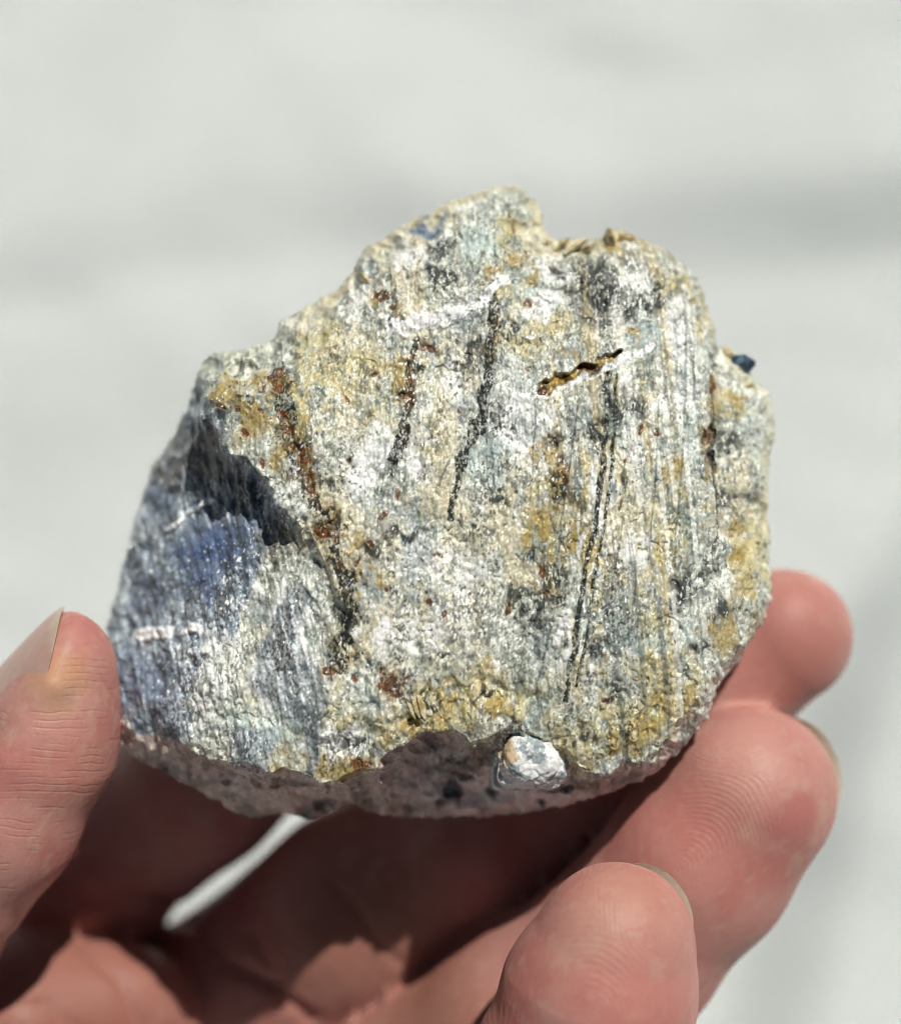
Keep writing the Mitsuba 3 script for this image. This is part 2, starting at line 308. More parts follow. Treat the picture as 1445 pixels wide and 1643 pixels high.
white = many([(640, 390, 30, 24), (660, 400, 36, 20), (880, 400, 30, 14), (1085, 520, 34, 50), (1030, 440, 40, 18), (900, 430, 40, 20), (1180, 860, 26, 22), (865, 925, 16, 7, 20), (740, 920, 50, 30), (700, 900, 60, 40), (840, 690, 44, 60),
              (630, 730, 50, 60), (730, 620, 26, 60), (880, 480, 50, 20), (480, 1010, 50, 60), (430, 960, 40, 50), (540, 1180, 60, 26), (620, 1010, 46, 30), (910, 1010, 18, 60), (690, 1020, 34, 40), (970, 800, 14, 70), (1010, 880, 40, 30), (560, 1245, 50, 12),
              (450, 1100, 70, 40), (1090, 640, 30, 30), (950, 640, 24, 16), (740, 310, 40, 10), (700, 360, 20, 14), (870, 1220, 20, 10), (590, 760, 30, 50)])
clear_green = many([(770, 380, 60, 40), (860, 470, 60, 40), (430, 1150, 110, 50), (1030, 1010, 80, 40), (960, 980, 60, 40), (1100, 650, 30, 90), (790, 740, 40, 60), (1060, 540, 60, 24)])
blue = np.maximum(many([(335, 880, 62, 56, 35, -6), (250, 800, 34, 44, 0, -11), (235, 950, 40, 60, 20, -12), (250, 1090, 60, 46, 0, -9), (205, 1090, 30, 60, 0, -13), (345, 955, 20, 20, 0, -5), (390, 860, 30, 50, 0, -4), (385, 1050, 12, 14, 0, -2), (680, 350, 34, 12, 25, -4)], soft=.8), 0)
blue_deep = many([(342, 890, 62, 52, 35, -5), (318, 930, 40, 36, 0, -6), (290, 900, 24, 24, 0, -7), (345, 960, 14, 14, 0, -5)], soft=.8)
band = np.maximum(line([(205, 1022), (250, 1016), (300, 1008), (330, 1004)], 22, -9, ragged=.8), line([(262, 850), (300, 826), (345, 800)], 12, -9, ragged=.6))
mineral_shade = many([(282, 705, 46, 50, 0, -9), (262, 755, 34, 34, 0, -10), (345, 745, 60, 40, -35, -4), (300, 705, 40, 40, 0, -7), (405, 785, 34, 26, -45, -3), (455, 850, 26, 40, 20, -1), (280, 760, 30, 20, 0, -9), (330, 735, 70, 44, -35, -7), (300, 720, 40, 50, 0, -9), (395, 790, 40, 30, -35, -5), (440, 860, 24, 40, 20, -2)], soft=.8)  # brown-black mineral under the ledge, also painted shade softening its shadow edge

# relief, in mm
relief = 0.22 * large + 0.15 * patchy + 0.08 * broad * (1 - 0.4 * left) + 0.022 * mid + 0.009 * fine
relief += 0.052 * h0 + 0.06 * h1 + 0.12 * h2 * (0.7 + 0.25 * patchy.clip(-1, 1)) + 0.25 * h3 + 0.014 * stroke
relief += 0.03 * streak * (1 - left) + 0.05 * long_streak * smooth_np(4, 14, GX) + left * (0.055 * lean_streak + 0.07 * turned(0.3, 2.2, -12, 40))
relief -= 0.85 * crack + 0.03 * vein1 + 0.03 * vein2 + 0.09 * vein3 + 0.09 * vein4 * (0.5 + 0.5 * g2) + 0.08 * grooves + 0.3 * step_line + 00.22 * gully
relief += 0.05 * lip * (1 - crack) * np.clip(.6 + .5 * mid, 0, 1.4) + 0.2 * white_vein * smooth_np(-1, 1, mid) + 0.05 * vein3_edge + 0.35 * band
relief -= 0.12 * rust + 0.15 * dark * g2b
relief += olive * smooth_np(-8, -20, GY) * (0.28 * h2 + 0.3 * broad + 0.15 * mid)
pits = smooth_np(1.9, 2.6, mid + 0.5 * broad) * (1 - 0.6 * left)
relief -= 0.2 * pits
R_ = 1.5 + 0.9 * patchy.clip(-1, 1) * 0.5
FY, FX = np.gradient(F, STEP)
FN = 1 / np.sqrt(1 + FX ** 2 + FY ** 2)
side = (np.clip(relief, -.8, .8) * smooth_np(0.2, 0.9, D) * FN * (FN < .8))
shift = np.stack([-FX * side, -FY * side], -1).reshape(-1, 2) * .6
F2 = F + relief * smooth_np(0.0, 0.5, D) * np.maximum(FN, .55) - np.where(D < R_, R_ - np.sqrt(np.maximum(R_ ** 2 - (R_ - D) ** 2, 0)), 0) * 0.8

# mineral colours (reflectance)
def C(r, g, b):
    return np.array([r, g, b])


def lay(col, c, m, strength=1.0):
    m = np.clip(m * strength, 0, 1)[..., None]
    return col * (1 - m) + c * m


tone = np.clip(0.60 + 0.10 * mid + 0.15 * patchy + 0.12 * broad + 0.20 * (g0 - 0.5) + 0.15 * (g1 - 0.5) + 0.20 * (g2 - 0.5) + 0.08 * grit + 0.07 * grit2 + 0.09 * stroke + 0.07 * streak, 0, 1)
col = (C(.175, .195, .155) * (1 - tone[..., None]) + C(.82, .84, .745) * tone[..., None])
cream = smooth_np(.1, .9, field(1.4, 2.2, 50) + 0.4 * mid + .6 * (g1b - .5))
col = lay(col, C(.60, .53, .35), cream, .54)
tan = smooth_np(-.1, 1.1, field(2.6, 4.5, 60) + .4 * broad) * smooth_np(-1, .6, mid * .6 + 1.4 * (g0 - .5))
col = lay(col, C(.44, .38, .22), tan, .32)
col = lay(col, C(.43, .53, .50), clear_green * smooth_np(-1.4, .1, .6 * mid + g2 - .5), .75)
cool = smooth_np(.2, 1.2, field(1.8, 2.8, 76) + .35 * mid) * (1 - olive)
col = lay(col, C(.36, .44, .44), cool, .3)
col = lay(col, C(.47, .41, .20), olive * smooth_np(-1.5, .3, mid * .6 + 1.6 * (g1b - .5) + .4 * broad), .82)
col = lay(col, C(.83, .84, .81), white * smooth_np(-1.3, .2, mid * .6 + 1.2 * (g1 - .5) + .4 * broad), .92)
col = lay(col, C(.28, .33, .34), smooth_np(.8, 1.6, field(.8, 1.6, 51) + .5 * stroke), .55)
flecks = smooth_np(.52, .95, .4 * field(.11, .2, 52) + .3 * grit + .35 * broad + .35 * field(.4, .5, 53) + .9 * (g0b - .5) + .3 * patchy) * (1 - .7 * white)
col = lay(col, C(.045, .06, .062), flecks, .66)
col = lay(col, C(.335, .245, .075), ochre * smooth_np(-.75, .15, mid * .5 + field(.5, .6, 54) * .45 + 1.1 * (g0 - .5) + .2 * grit), .85)
bandx = smooth_np(7, 12, GX + 1.5 * patchy) * (1 - smooth_np(24, 28, GX)) + .45 * (1 - smooth_np(0, 6, GX)) * smooth_np(-12, -6, GX)
lines1, lines2 = turned(0.10, 6.5, -6, 70), turned(0.22, 9.0, -6, 71)
col = lay(col, C(.12, .13, .115), smooth_np(.9, 1.6, lines1 + .35 * mid + .5 * (g0 - .5)) * bandx, .55)
col = lay(col, C(.84, .84, .76), smooth_np(1.0, 1.6, -lines2 + .4 * mid) * bandx, .55)
col = lay(col, C(.52, .42, .20), smooth_np(.9, 1.5, turned(0.3, 8.0, -5, 72) + .4 * mid + .4 * (g0 - .5)) * bandx, .45)
darkmask = np.maximum(dark, .0) * smooth_np(-.8, .1, .5 * field(.14, .3, 55) + .4 * mid + 1.9 * (g0 - .5))
col = lay(col, C(.03, .036, .036), darkmask, .92)
# the left face: grey-blue, streaked along its grain
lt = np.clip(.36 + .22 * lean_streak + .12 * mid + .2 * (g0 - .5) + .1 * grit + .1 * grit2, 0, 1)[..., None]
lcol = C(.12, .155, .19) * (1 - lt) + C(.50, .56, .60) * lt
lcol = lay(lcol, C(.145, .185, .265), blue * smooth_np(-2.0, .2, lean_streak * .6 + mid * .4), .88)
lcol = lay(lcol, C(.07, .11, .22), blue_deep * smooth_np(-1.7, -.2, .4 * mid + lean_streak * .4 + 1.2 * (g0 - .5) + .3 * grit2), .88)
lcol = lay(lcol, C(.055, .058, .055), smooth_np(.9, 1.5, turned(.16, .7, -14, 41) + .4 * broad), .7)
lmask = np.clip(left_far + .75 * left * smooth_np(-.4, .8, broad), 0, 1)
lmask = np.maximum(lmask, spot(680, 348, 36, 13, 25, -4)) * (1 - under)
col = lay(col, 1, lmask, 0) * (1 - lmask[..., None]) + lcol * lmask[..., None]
col = lay(col, C(.105, .088, .072), mineral_shade * smooth_np(-1.5, .2, .5 * mid + lean_streak * .5 + .3 * grit2), .82)
col = lay(col, C(.85, .85, .83), band * smooth_np(-1.7, -.2, mid), .95)
# veins, cracks, rust
grainy = .42 + .75 * g0 + .16 * grit2 + .1 * mid
vm = np.maximum.reduce([smooth_np(.34, .62, vein1 * grainy), smooth_np(.36, .66, vein2 * grainy) * smooth_np(-4, 5, GY + 2 * broad), smooth_np(.25, .6, vein3 * grainy), smooth_np(.42, .7, vein4 * grainy), .45 * grooves, .7 * step_line, .7 * gully * smooth_np(-1.2, .3, mid + .5 * grit2)])
col = lay(col, C(.018, .022, .02), np.clip(vm * 1.15, 0, 1) * (1 - .4 * smooth_np(.5, 1.5, grit2 + .6 * mid)), .97)
col = lay(col, C(.80, .81, .79), np.maximum.reduce([smooth_np(.3, .6, white_vein * grainy), smooth_np(.3, .6, lip * grainy) * .9, .6 * vein3_edge * smooth_np(-.6, .6, mid + .5 * grit2)]), .92)
col = lay(col, C(.36, .24, .05) * (.75 + .25 * np.clip(grit2, -1.5, 1.5))[..., None], crack, .95)
col = lay(col, C(.05, .02, .012), np.maximum(crack * smooth_np(.1, .9, mid), spot(955, 588, 16, 12, ragged=.5)), .9)
specks = smooth_np(2.7, 2.95, field(.13, .15, 57) + .4 * broad) * (1 - .8 * left_far)
halo = np.clip(gaussian_filter(rust, .45 / STEP) * 1.6, 0, 1)
col = lay(col, C(.33, .19, .045), halo * smooth_np(-1, .4, mid * .6 + 1.2 * (g0 - .5)), .6)
rusty = np.clip(.5 + .35 * grit2 + .8 * (g0b - .5), 0, 1)[..., None]
col = lay(col, C(.03, .015, .011) * (1 - rusty) + C(.16, .058, .022) * rusty, np.maximum(smooth_np(.28, .62, rust * (.55 + .75 * g0) * (.8 + .25 * grit2)), .8 * specks * smooth_np(-.5, .5, broad)), .93)
# underside: paler and pinker, skin bounce light painted into the colour; dark blotches
ucol = lay(C(.58, .49, .44) * (.7 + .3 * np.clip(tone, 0, 1))[..., None], C(.12, .09, .075), smooth_np(.1, 1.1, field(1.1, .8, 59) + .5 * mid + .25 * grit2), .75)
ucol = lay(ucol, C(.80, .71, .67), many([(760, 1270, 110, 40, 0, -9), (890, 1285, 80, 24, 0, -10)], ragged=1.2), .9)
ucol = lay(ucol, C(.02, .028, .04), many([(724, 1268, 18, 34, 25, -9), (742, 1243, 26, 11, -30, -9), (710, 1288, 20, 15, 0, -9), (790, 1268, 14, 9, -20, -11), (905, 1262, 10, 8, 0, -9), (872, 1290, 10, 10, 0, -11), (800, 1235, 14, 14, 0, -8)], ragged=.5), .95)
col = col * (1 - under[..., None]) + ucol * under[..., None]
# rim of clear yellowish grains along the top and right edges
col = lay(col, C(.50, .44, .26), (1 - smooth_np(.2, 1.3, D + .5 * broad)) * smooth_np(0, 1, GY / 20 + GX / 30) * (1 - lmask), .55)
col = col * (1 + .11 * np.clip(grit, -2, 2) + .08 * np.clip(grit2, -2, 2))[..., None]
col = lay(col, C(.05, .055, .05), smooth_np(1.5, 1.85, .8 * field(.07, .11, 73) + .5 * broad) * (1 - under), .75)
col = lay(col, C(.86, .86, .83), smooth_np(1.65, 1.95, .8 * field(.07, .12, 74) + .5 * patchy) * (1 - under), .8)
col = np.clip(col, .012, .84)

# mesh of the front
idx = np.arange(xy.shape[0]).reshape(shape)
quads = np.stack([idx[:-1, :-1], idx[:-1, 1:], idx[1:, 1:], idx[1:, :-1]], -1).reshape(-1, 4)
tri = np.vstack([quads[:, [0, 1, 2]], quads[:, [0, 2, 3]]])
keepv = inside | snap
tri = tri[keepv[tri].all(1)]
z = F2.ravel().copy()
z[snap] = edge[at_edge[snap], 2] - 1.25
xy_flat = xy
front_v = np.c_[xy, z]
area = np.abs(np.cross(front_v[tri[:, 1], :2] - front_v[tri[:, 0], :2], front_v[tri[:, 2], :2] - front_v[tri[:, 0], :2]))
cen = front_v[tri].mean(1)
tri = tri[(area > 1e-7) & shapely.contains_xy(poly, cen[:, 0], cen[:, 1])]
used, inv = np.unique(tri, return_inverse=True)
front_v[:, :2] += shift
front_v, front_f, front_c = front_v[used], inv.reshape(-1, 3), col.reshape(-1, 3)[used]

# the back, coarser: a faceted hump that meets the same outline
bs = 0.6
bx, by = np.meshgrid(np.arange(x0 - 1, x1 + 1, bs), np.arange(y0 - 1, y1 + 1, bs))
bxy = np.stack([bx.ravel(), by.ravel()], 1)
bd, bk = edge_tree.query(bxy)
bin_ = shapely.contains_xy(poly, bxy[:, 0], bxy[:, 1])
bsnap = bd < 0.62 * bs
bxy[bsnap] = edge[bk[bsnap], :2]
bd = np.where(bsnap, 0, bd)
P3 = np.c_[bxy, 0 * bd]
hump = 12.5 * np.sqrt(1 - (1 - np.clip(bd / 15, 0, 1)) ** 2)
bz = np.where(bd < 12, edge[bk, 2], -12) * 1.0
bz = gaussian_filter(np.where(bin_ | bsnap, edge[bk, 2], edge[bk, 2]).reshape(bx.shape), 6).ravel()
bz = np.where(bd < 5, edge[bk, 2] * (1 - bd / 5) + bz * bd / 5, bz) - 1.2 - hump * (0.85 + .3 * meshkit.fbm(P3 * .12, 3, 61)) - np.clip(bd, 0, 1) * 1.2 * (meshkit.fbm(P3 * .6, 3, 62) - .5)
bi = np.arange(len(bxy)).reshape(bx.shape)
bq = np.stack([bi[:-1, :-1], bi[1:, :-1], bi[1:, 1:], bi[:-1, 1:]], -1).reshape(-1, 4)
bt = np.vstack([bq[:, [0, 1, 2]], bq[:, [0, 2, 3]]])
bt = bt[(bin_ | bsnap)[bt].all(1)]
bv = np.c_[bxy, bz]
bc = bv[bt].mean(1)
bt = bt[shapely.contains_xy(poly, bc[:, 0], bc[:, 1])]
bcol = C(.34, .35, .32) * (.5 + meshkit.fbm(bv * .9, 4, 63))[:, None]
v = np.vstack([front_v, bv])
f = np.vstack([front_f, bt + len(front_v)])
c = np.vstack([front_c, bcol])

scene['stone_surface'] = {'type': 'twosided', 'bsdf': {'type': 'principled', 'base_color': {'type': 'mesh_attribute', 'name': 'vertex_color'}, 'roughness': 0.34, 'specular': 0.3}}
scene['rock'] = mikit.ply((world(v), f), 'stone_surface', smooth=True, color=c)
labels['rock'] = {'label': 'rough grey-white mineral rock with blue, ochre and dark streaks held in the fingers', 'category': 'rock'}


def front_z(x, y):
    i = np.clip(np.round((np.asarray(y) - gy[0]) / STEP).astype(int), 0, shape[0] - 1)
    j = np.clip(np.round((np.asarray(x) - gx[0]) / STEP).astype(int), 0, shape[1] - 1)
    return F2[i, j]


# ------------------------------------------------------------------ crystals and the nodule set in the stone
def prism(base, axis, length, r, sides, tip, seed, flat=1.0):
    """A crystal: an uneven prism with a chisel point."""
    g_ = np.random.default_rng(seed)
    axis = unit(axis)
    e1 = unit(np.cross(axis, [.3, .9, .2]))
    e2 = np.cross(axis, e1)
    th = (np.arange(sides) + g_.uniform(-.22, .22, sides)) * 2 * math.pi / sides
    rr = r * g_.uniform(.85, 1.15, sides)
    rings = []
    for t, k_ in ((0, 1.0), (length * (1 - tip) * .5, .97), (length * (1 - tip), .93), (length, .22)):
        sh = g_.uniform(-.10, .10, sides) * r if t else 0
        rings.append(base + axis * (t + (sh if t else 0 * th))[:, None] + (np.cos(th) * rr * k_)[:, None] * e1 + (np.sin(th) * rr * k_ * flat)[:, None] * e2)
    return trimesh.convex.convex_hull(np.vstack(rings))


def unit(a):
    return np.asarray(a, float) / np.linalg.norm(a)


def blue_crystal(p, n, uv):
    a = fbm(p.x * 1800, p.y * 1800, p.z * 1800, 3)
    return mikit.mix((.015, .03, .05), (.10, .16, .22), smoothstep(.4, .75, a))


def smoky_crystal(p, n, uv):
    a = fbm(p.x * 1500, p.y * 1500, p.z * 1500, 3)
    return mikit.mix((.30, .22, .09), (.62, .55, .36), smoothstep(.3, .7, a))


def nodule_colour(p, n, uv):
    q = [(p.x * float(A[0]) + p.y * float(A[1]) + (p.z - 0.17) * float(A[2])) * 1000 for A in (AX, AY, AZ)]
    a, b = fbm(q[0] * .9, q[1] * .9, q[2] * .9 + 3, 4), fbm(q[0] * 4, q[1] * 4, q[2] * 4, 4)
    c_ = mikit.mix((.58, .60, .60), (.86, .86, .84), smoothstep(.25, .7, b))
    c_ = mikit.mix(c_, (.17, .23, .25), smoothstep(.52, .60, a + .3 * (b - .5)) * .8)
    cx, cy = float(at(812, 1200, 0)[0]), float(at(812, 1200, 0)[1])
    d = dr.sqrt(dr.square((q[0] - cx) * 1.0) + dr.square((q[1] - cy) * .55)) + 2.4 * (a - .5) + .8 * (b - .5)
    return mikit.mix(c_, (.52, .36, .19), (1 - smoothstep(.6, 1.2, d)) * .85)


for k_, fn_, ro in (('blue_crystal', blue_crystal, .22), ('smoky_crystal', smoky_crystal, .25), ('nodule_stone', nodule_colour, .55)):
    scene[k_] = {'type': 'twosided', 'bsdf': {'type': 'principled', 'base_color': proc(fn_), 'roughness': ro, 'specular': .5}}


def on_face(px, py, lift):
    p = at(px, py, 0)
    for _ in range(3):
        p = at(px, py, float(front_z(p[0], p[1])))
    return p + np.array([0, 0, lift])


nod = trimesh.creation.icosphere(subdivisions=5, radius=1.0)
nv_ = np.array(nod.vertices)
g_ = np.random.default_rng(5)
planes = np.array([unit(x) for x in ([.05, .22, 1], [-.97, .12, .2], [.93, .25, .2], [.05, -1, .2], [.1, 1, .1], [.6, -.65, .35], [-.15, -.55, .8], [.5, .75, .3], [0, 0, -1])])
offs = np.array([.78, .74, .80, .76, .82, .92, .84, .95, .9])
dots = nv_ @ planes.T
rad = np.clip((np.where(dots > .05, offs / np.maximum(dots, .05), 9.0) ** -7.0).sum(1) ** (-1 / 7), .5, 1.35)
nv_ = nv_ * (rad + .42 * (meshkit.fbm(nv_ * 1.9, 4, 91) - .5) + .10 * (meshkit.fbm(nv_ * 6, 4, 92) - .5))[:, None] * [4.3, 4.3, 4.6]
nv_ = nv_ + at(850, 1212, -2.2)
scene['rock__nodule'] = mikit.ply((world(nv_), nod.faces), 'nodule_stone', smooth=True)
labels['rock__nodule'] = {'label': 'white lump with blue-grey spots and an orange patch at the bottom edge'}
m = prism(at(1176, 588, -11.1), [.9, .12, .25], 2.3, 1.35, 6, .35, 3)
scene['rock__crystal'] = mikit.ply((world(m.vertices), m.faces), 'blue_crystal')
labels['rock__crystal'] = {'label': 'dark blue glossy crystal at the right edge'}
CR = [((b_[0], b_[1], b_[2] + TILT * (b_[1] - 821.5) / 16), a_, l_, r_) for b_, a_, l_, r_ in [
    ((896, 398, -5.6), (.7, .7, .3), 1.9, .75), ((915, 402, -5.2), (.85, .6, .3), 2.4, .95), ((936, 404, -5.4), (.75, .6, .4), 1.9, .8), ((880, 394, -6.6), (-.2, 1, .1), 1.3, .6),
    ((980, 386, -6.0), (-.2, .9, .4), 1.7, 1.1), ((1006, 390, -6.2), (.3, .9, .4), 1.5, 1.0), ((1166, 574, -8.8), (.1, .9, .5), 1.6, 1.0), ((1188, 624, -9.0), (.6, .3, .6), 1.8, 1.3), ((1168, 602, -8.2), (.5, .1, .8), 1.5, 1.2), ((588, 452, -3.4), (-.5, .7, .5), 1.6, .9)]]
for i_, (b_, ax_, ln, r_) in enumerate(CR):
    m = prism(at(*b_) - unit(ax_) * .55, ax_, ln * 1.1, r_, 6, .3, 100 + i_, .42)
    key = 'rock__crystal_%03d' % (i_ + 1)
    scene[key] = mikit.ply((world(m.vertices), m.faces), 'smoky_crystal')
for px_, py_, ax_, ln, r_ in [(662, 1112, (.25, -.9, .35), 2.6, .45), (672, 1108, (.2, -.95, .3), 3.0, .5), (684, 1116, (.05, -.9, .4), 2.6, .5), (656, 1124, (.3, -.85, .4), 2.0, .4), (700, 1128, (.4, -.8, .4), 2.0, .45), (710, 1118, (.3, -.8, .5), 2.2, .45),
                              (688, 1150, (-.05, -1, .1), 1.5, .5), (735, 1152, (.5, -.7, .4), 1.4, .45)]:
    i_ += 1
    m = prism(on_face(px_, py_, -.62), np.array(ax_) * [1, 1, .2], ln, r_ * 1.25, 6, .25, 200 + i_, .55)
    scene['rock__crystal_%03d' % (i_ + 1)] = mikit.ply((world(m.vertices), m.faces), 'smoky_crystal')


# ------------------------------------------------------------------ the hand
def smin(a, b, k):
    h = np.clip(0.5 + 0.5 * (b - a) / k, 0, 1)
    return b + (a - b) * h - k * h * (1 - h)


def cone(P, a, b, ra, rb, squash=None):
    ab = b - a
    t = np.clip(((P - a) @ ab) / (ab @ ab), 0, 1)
    return np.linalg.norm(P - a - t[:, None] * ab, axis=1) - (ra + (rb - ra) * t)


def unit(a):
    return np.asarray(a, float) / np.linalg.norm(a)


def J(px, py, z, r):
    """A joint: centre in the hand frame and its radius; the radius is given in sixteenths of a mm as it is seen."""
    return at(px, py, z), r / 16 * (DIST - z) / DIST


FINGERS = {
    # joints from the tip to the knuckle
    'thumb': [J(98, 1062, -6, 80), J(77, 1112, -7, 110), J(50, 1176, -8, 140), J(-20, 1300, -9, 146), J(-150, 1500, -14, 140), J(-420, 1800, -22, 175), J(-700, 2150, -30, 240)],
    'index': [J(640, 960, -37, 112), J(560, 1040, -39, 122), J(324, 1256, -41, 132), J(128, 1410, -46, 140), J(-150, 1640, -54, 160)],
    'middle': [J(1255, 1022, -22, 110), J(1150, 1085, -25, 128), J(940, 1225, -32, 140), J(765, 1342, -34, 152), J(571, 1462, -39, 160), J(345, 1640, -52, 166), J(100, 1850, -72, 180)],
    'ring': [J(1200, 1276, -14, 141), J(1120, 1385, -16, 147), J(1003, 1520, -19, 146), J(840, 1650, -24, 156), J(560, 1850, -38, 175), J(330, 2020, -54, 180)],
    'little': [J(985, 1512, 1, 126), J(962, 1590, 0, 150), J(922, 1720, -3, 160), J(830, 1900, -13, 160), J(600, 2150, -36, 175)],
}
NAILS = {  # of each nail: the direction to its free edge, its outward normal, how far it lies from the tip joint, how many bones it flattens
    'thumb': ((.66, .62, .41), (-.74, .54, .375), 3.3, 4), 'ring': ((.85, .40, .33), (.297, .139, -.93), 5.5, 1), 'little': ((.78, .56, .28), (.227, .162, -.957), 5.2, 1),
    'middle': ((.8, .5, .3), (.3, .1, -.95), 5.6, 1), 'index': ((.6, .7, 0), (0, .1, -1), 5.6, 1)}
NAILS = {k_: (unit(a_), unit(np.array(n_) - np.dot(n_, unit(a_)) * unit(a_)), o_, c_) for k_, (a_, n_, o_, c_) in NAILS.items()}
PALM = [(J(-420, 1800, -56, 220), J(-120, 1960, -70, 250)), (J(-100, 1750, -66, 180), J(330, 2120, -70, 210)), (J(-700, 2150, -52, 300), J(-200, 2350, -68, 320)), (J(-300, 2000, -64, 290), J(200, 2350, -66, 280)),
        (J(-900, 2500, -62, 300), J(-200, 2600, -68, 300)), (J(-1000, 2700, -66, 300), J(-500, 2950, -66, 290)), (J(-1500, 3300, -66, 290), J(-800, 2800, -66, 300))]
PADS = [(J(40, 1632, -32, 140), J(190, 1618, -35, 108)), (J(285, 1632, -40, 70), J(360, 1720, -44, 90)), (J(-60, 1640, -38, 130), J(-350, 1740, -44, 170)), (J(40, 1740, -44, 150), J(260, 1760, -50, 130))]


def finger(P, name):
    js = FINGERS[name]
    d = None
    for i, ((a, ra), (b, rb)) in enumerate(zip(js[:-1], js[1:])):
        s = cone(P, a, b, ra, rb)
        if i < NAILS[name][3]:
            _, n, off, _ = NAILS[name]
            pl = (P - a) @ n - off
            s = -smin(-s, -pl, 2.2)
        d = s if d is None else smin(d, s, 2.0)
    if name == 'thumb':                             # the fold of skin along the near side of the nail
        a, n, ax = js[0][0], NAILS[name][1], NAILS[name][0]
        sd = np.cross(ax, n)
        d = smin(d, cone(P, a + n * .7 + sd * 5.6 + ax * 1.2, a + n * .9 + sd * 6.4 - ax * 11, 1.3, 2.0), 1.6)
    return d


def hand_sdf(P):
    palm = None
    for (a, ra), (b, rb) in PALM:
        s = cone(P, a, b, ra, rb)
        palm = s if palm is None else smin(palm, s, 8)
    d = palm
    for i, ((a, ra), (b, rb)) in enumerate(PADS):
        d = smin(d, cone(P, a, b, ra, rb), 3)
    for name in FINGERS:
        d = smin(d, finger(P, name), 1.2)
    # soft unevenness of flesh
    return d + 0.5 * (meshkit.noise(P * 0.13, 71) - 0.5)


def surface_nets(fn, lo, hi, h):
    n = np.ceil((np.asarray(hi) - lo) / h).astype(int) + 1
    # coarse pass: evaluate finely only near the surface
    cb = 6
    m = n // cb + 2
    cg = np.stack(np.meshgrid(*[lo[k] + (np.arange(m[k]) + .5) * cb * h for k in range(3)], indexing='ij'), -1)
    cd = fn(cg.reshape(-1, 3)).reshape(m)
    V = np.full(m * cb, 1.0, np.float32) * np.repeat(np.repeat(np.repeat(np.sign(cd), cb, 0), cb, 1), cb, 2).astype(np.float32) * 9
    blocks = np.argwhere(np.abs(cd) < cb * h * 1.3)
    o = np.stack(np.meshgrid(*[np.arange(cb)] * 3, indexing='ij'), -1).reshape(-1, 3)
    ids = (blocks[:, None] * cb + o).reshape(-1, 3)
    V[ids[:, 0], ids[:, 1], ids[:, 2]] = fn(lo + ids * h)
    corners = np.stack([V[a:V.shape[0] - 1 + a, b:V.shape[1] - 1 + b, c_:V.shape[2] - 1 + c_] for a in (0, 1) for b in (0, 1) for c_ in (0, 1)], -1)
    cross = (corners.min(-1) < 0) & (corners.max(-1) >= 0)
    cell = np.argwhere(cross)
    number = np.full(cross.shape, -1)
    number[tuple(cell.T)] = np.arange(len(cell))
    vert = lo + (cell + .5) * h
    faces = []
    for ax in range(3):
        s = [slice(1, -1)] * 3
        a = V[tuple(slice(1, -2) if k != ax else slice(0, -1) for k in range(3))]
        b = V[tuple(slice(1, -2) if k != ax else slice(1, None) for k in range(3))]
        e = np.argwhere((a < 0) != (b < 0))
        flip = (a < 0)[tuple(e.T)]
        off = np.ones(3, int)
        off[ax] = 0
        base = e + off
        u, w = [k for k in range(3) if k != ax]
        du, dw = np.eye(3, dtype=int)[u], np.eye(3, dtype=int)[w]
        q = np.stack([number[tuple((base - x).T)] for x in (0 * du, du, du + dw, dw)], -1)
        ok = (q >= 0).all(1)
        q, flip = q[ok], flip[ok]
        if ax == 1:
            flip = ~flip
        q[~flip] = q[~flip][:, ::-1]
        faces.append(q)
    q = np.vstack(faces)
    return vert, np.vstack([q[:, [0, 1, 2]], q[:, [0, 2, 3]]])


def grad(fn, P, e=0.08):
    d0 = fn(P)
    g = np.stack([fn(P + e * np.eye(3)[k]) - d0 for k in range(3)], -1) / e
    return d0, g / np.maximum(np.linalg.norm(g, axis=1, keepdims=True), 1e-6)


hv, hf = surface_nets(hand_sdf, np.array([-110.0, -160.0, -100.0]), np.array([48.0, 0.0, 14.0]), 0.95)
for _ in range(3):
    d0, g = grad(hand_sdf, hv)
    hv = hv - np.clip(d0, -.6, .6)[:, None] * g
hm = trimesh.Trimesh(hv, hf, process=False)
trimesh.smoothing.filter_taubin(hm, iterations=4)
hm = hm.subdivide()
hv, hf = np.array(hm.vertices), np.array(hm.faces)
d0, g = grad(hand_sdf, hv)
hv = hv - np.clip(d0, -.4, .4)[:, None] * g
# flexion creases of the palm and the finger roots
for pts_, w_, dep in [([(228, 1478), (258, 1530), (320, 1572), (410, 1600), (490, 1660)], .9, .9), ([(60, 1470), (150, 1478), (230, 1482)], .8, .5), ([(400, 1530), (430, 1580), (440, 1640)], .7, .35),
                      ([(520, 1420), (570, 1470), (640, 1560)], .6, .35), ([(110, 1530), (180, 1590), (220, 1660)], .7, .35), ([(760, 1620), (800, 1650), (850, 1700)], .6, .3), ([(0, 1600), (90, 1620), (150, 1680)], .7, .3)]:
    q_ = at(*np.array(pts_, float).T, -24)[:, :2]
    w2_ = hv[:, :2] + .9 * np.stack([meshkit.noise(hv * .5, 86) - .5, meshkit.noise(hv * .5, 87) - .5], 1)
    dd = np.min([seg_dist(w2_, a_, b_)[0] for a_, b_ in zip(q_[:-1], q_[1:])], 0)
    hv = hv - g * (dep * np.exp(-(dd / w_) ** 2) * (hv[:, 2] > -46))[:, None]
tri_n = np.cross(hv[hf[:, 1]] - hv[hf[:, 0]], hv[hf[:, 2]] - hv[hf[:, 0]])
if (tri_n * g[hf[:, 0]]).sum() < 0:
    hf = hf[:, ::-1]

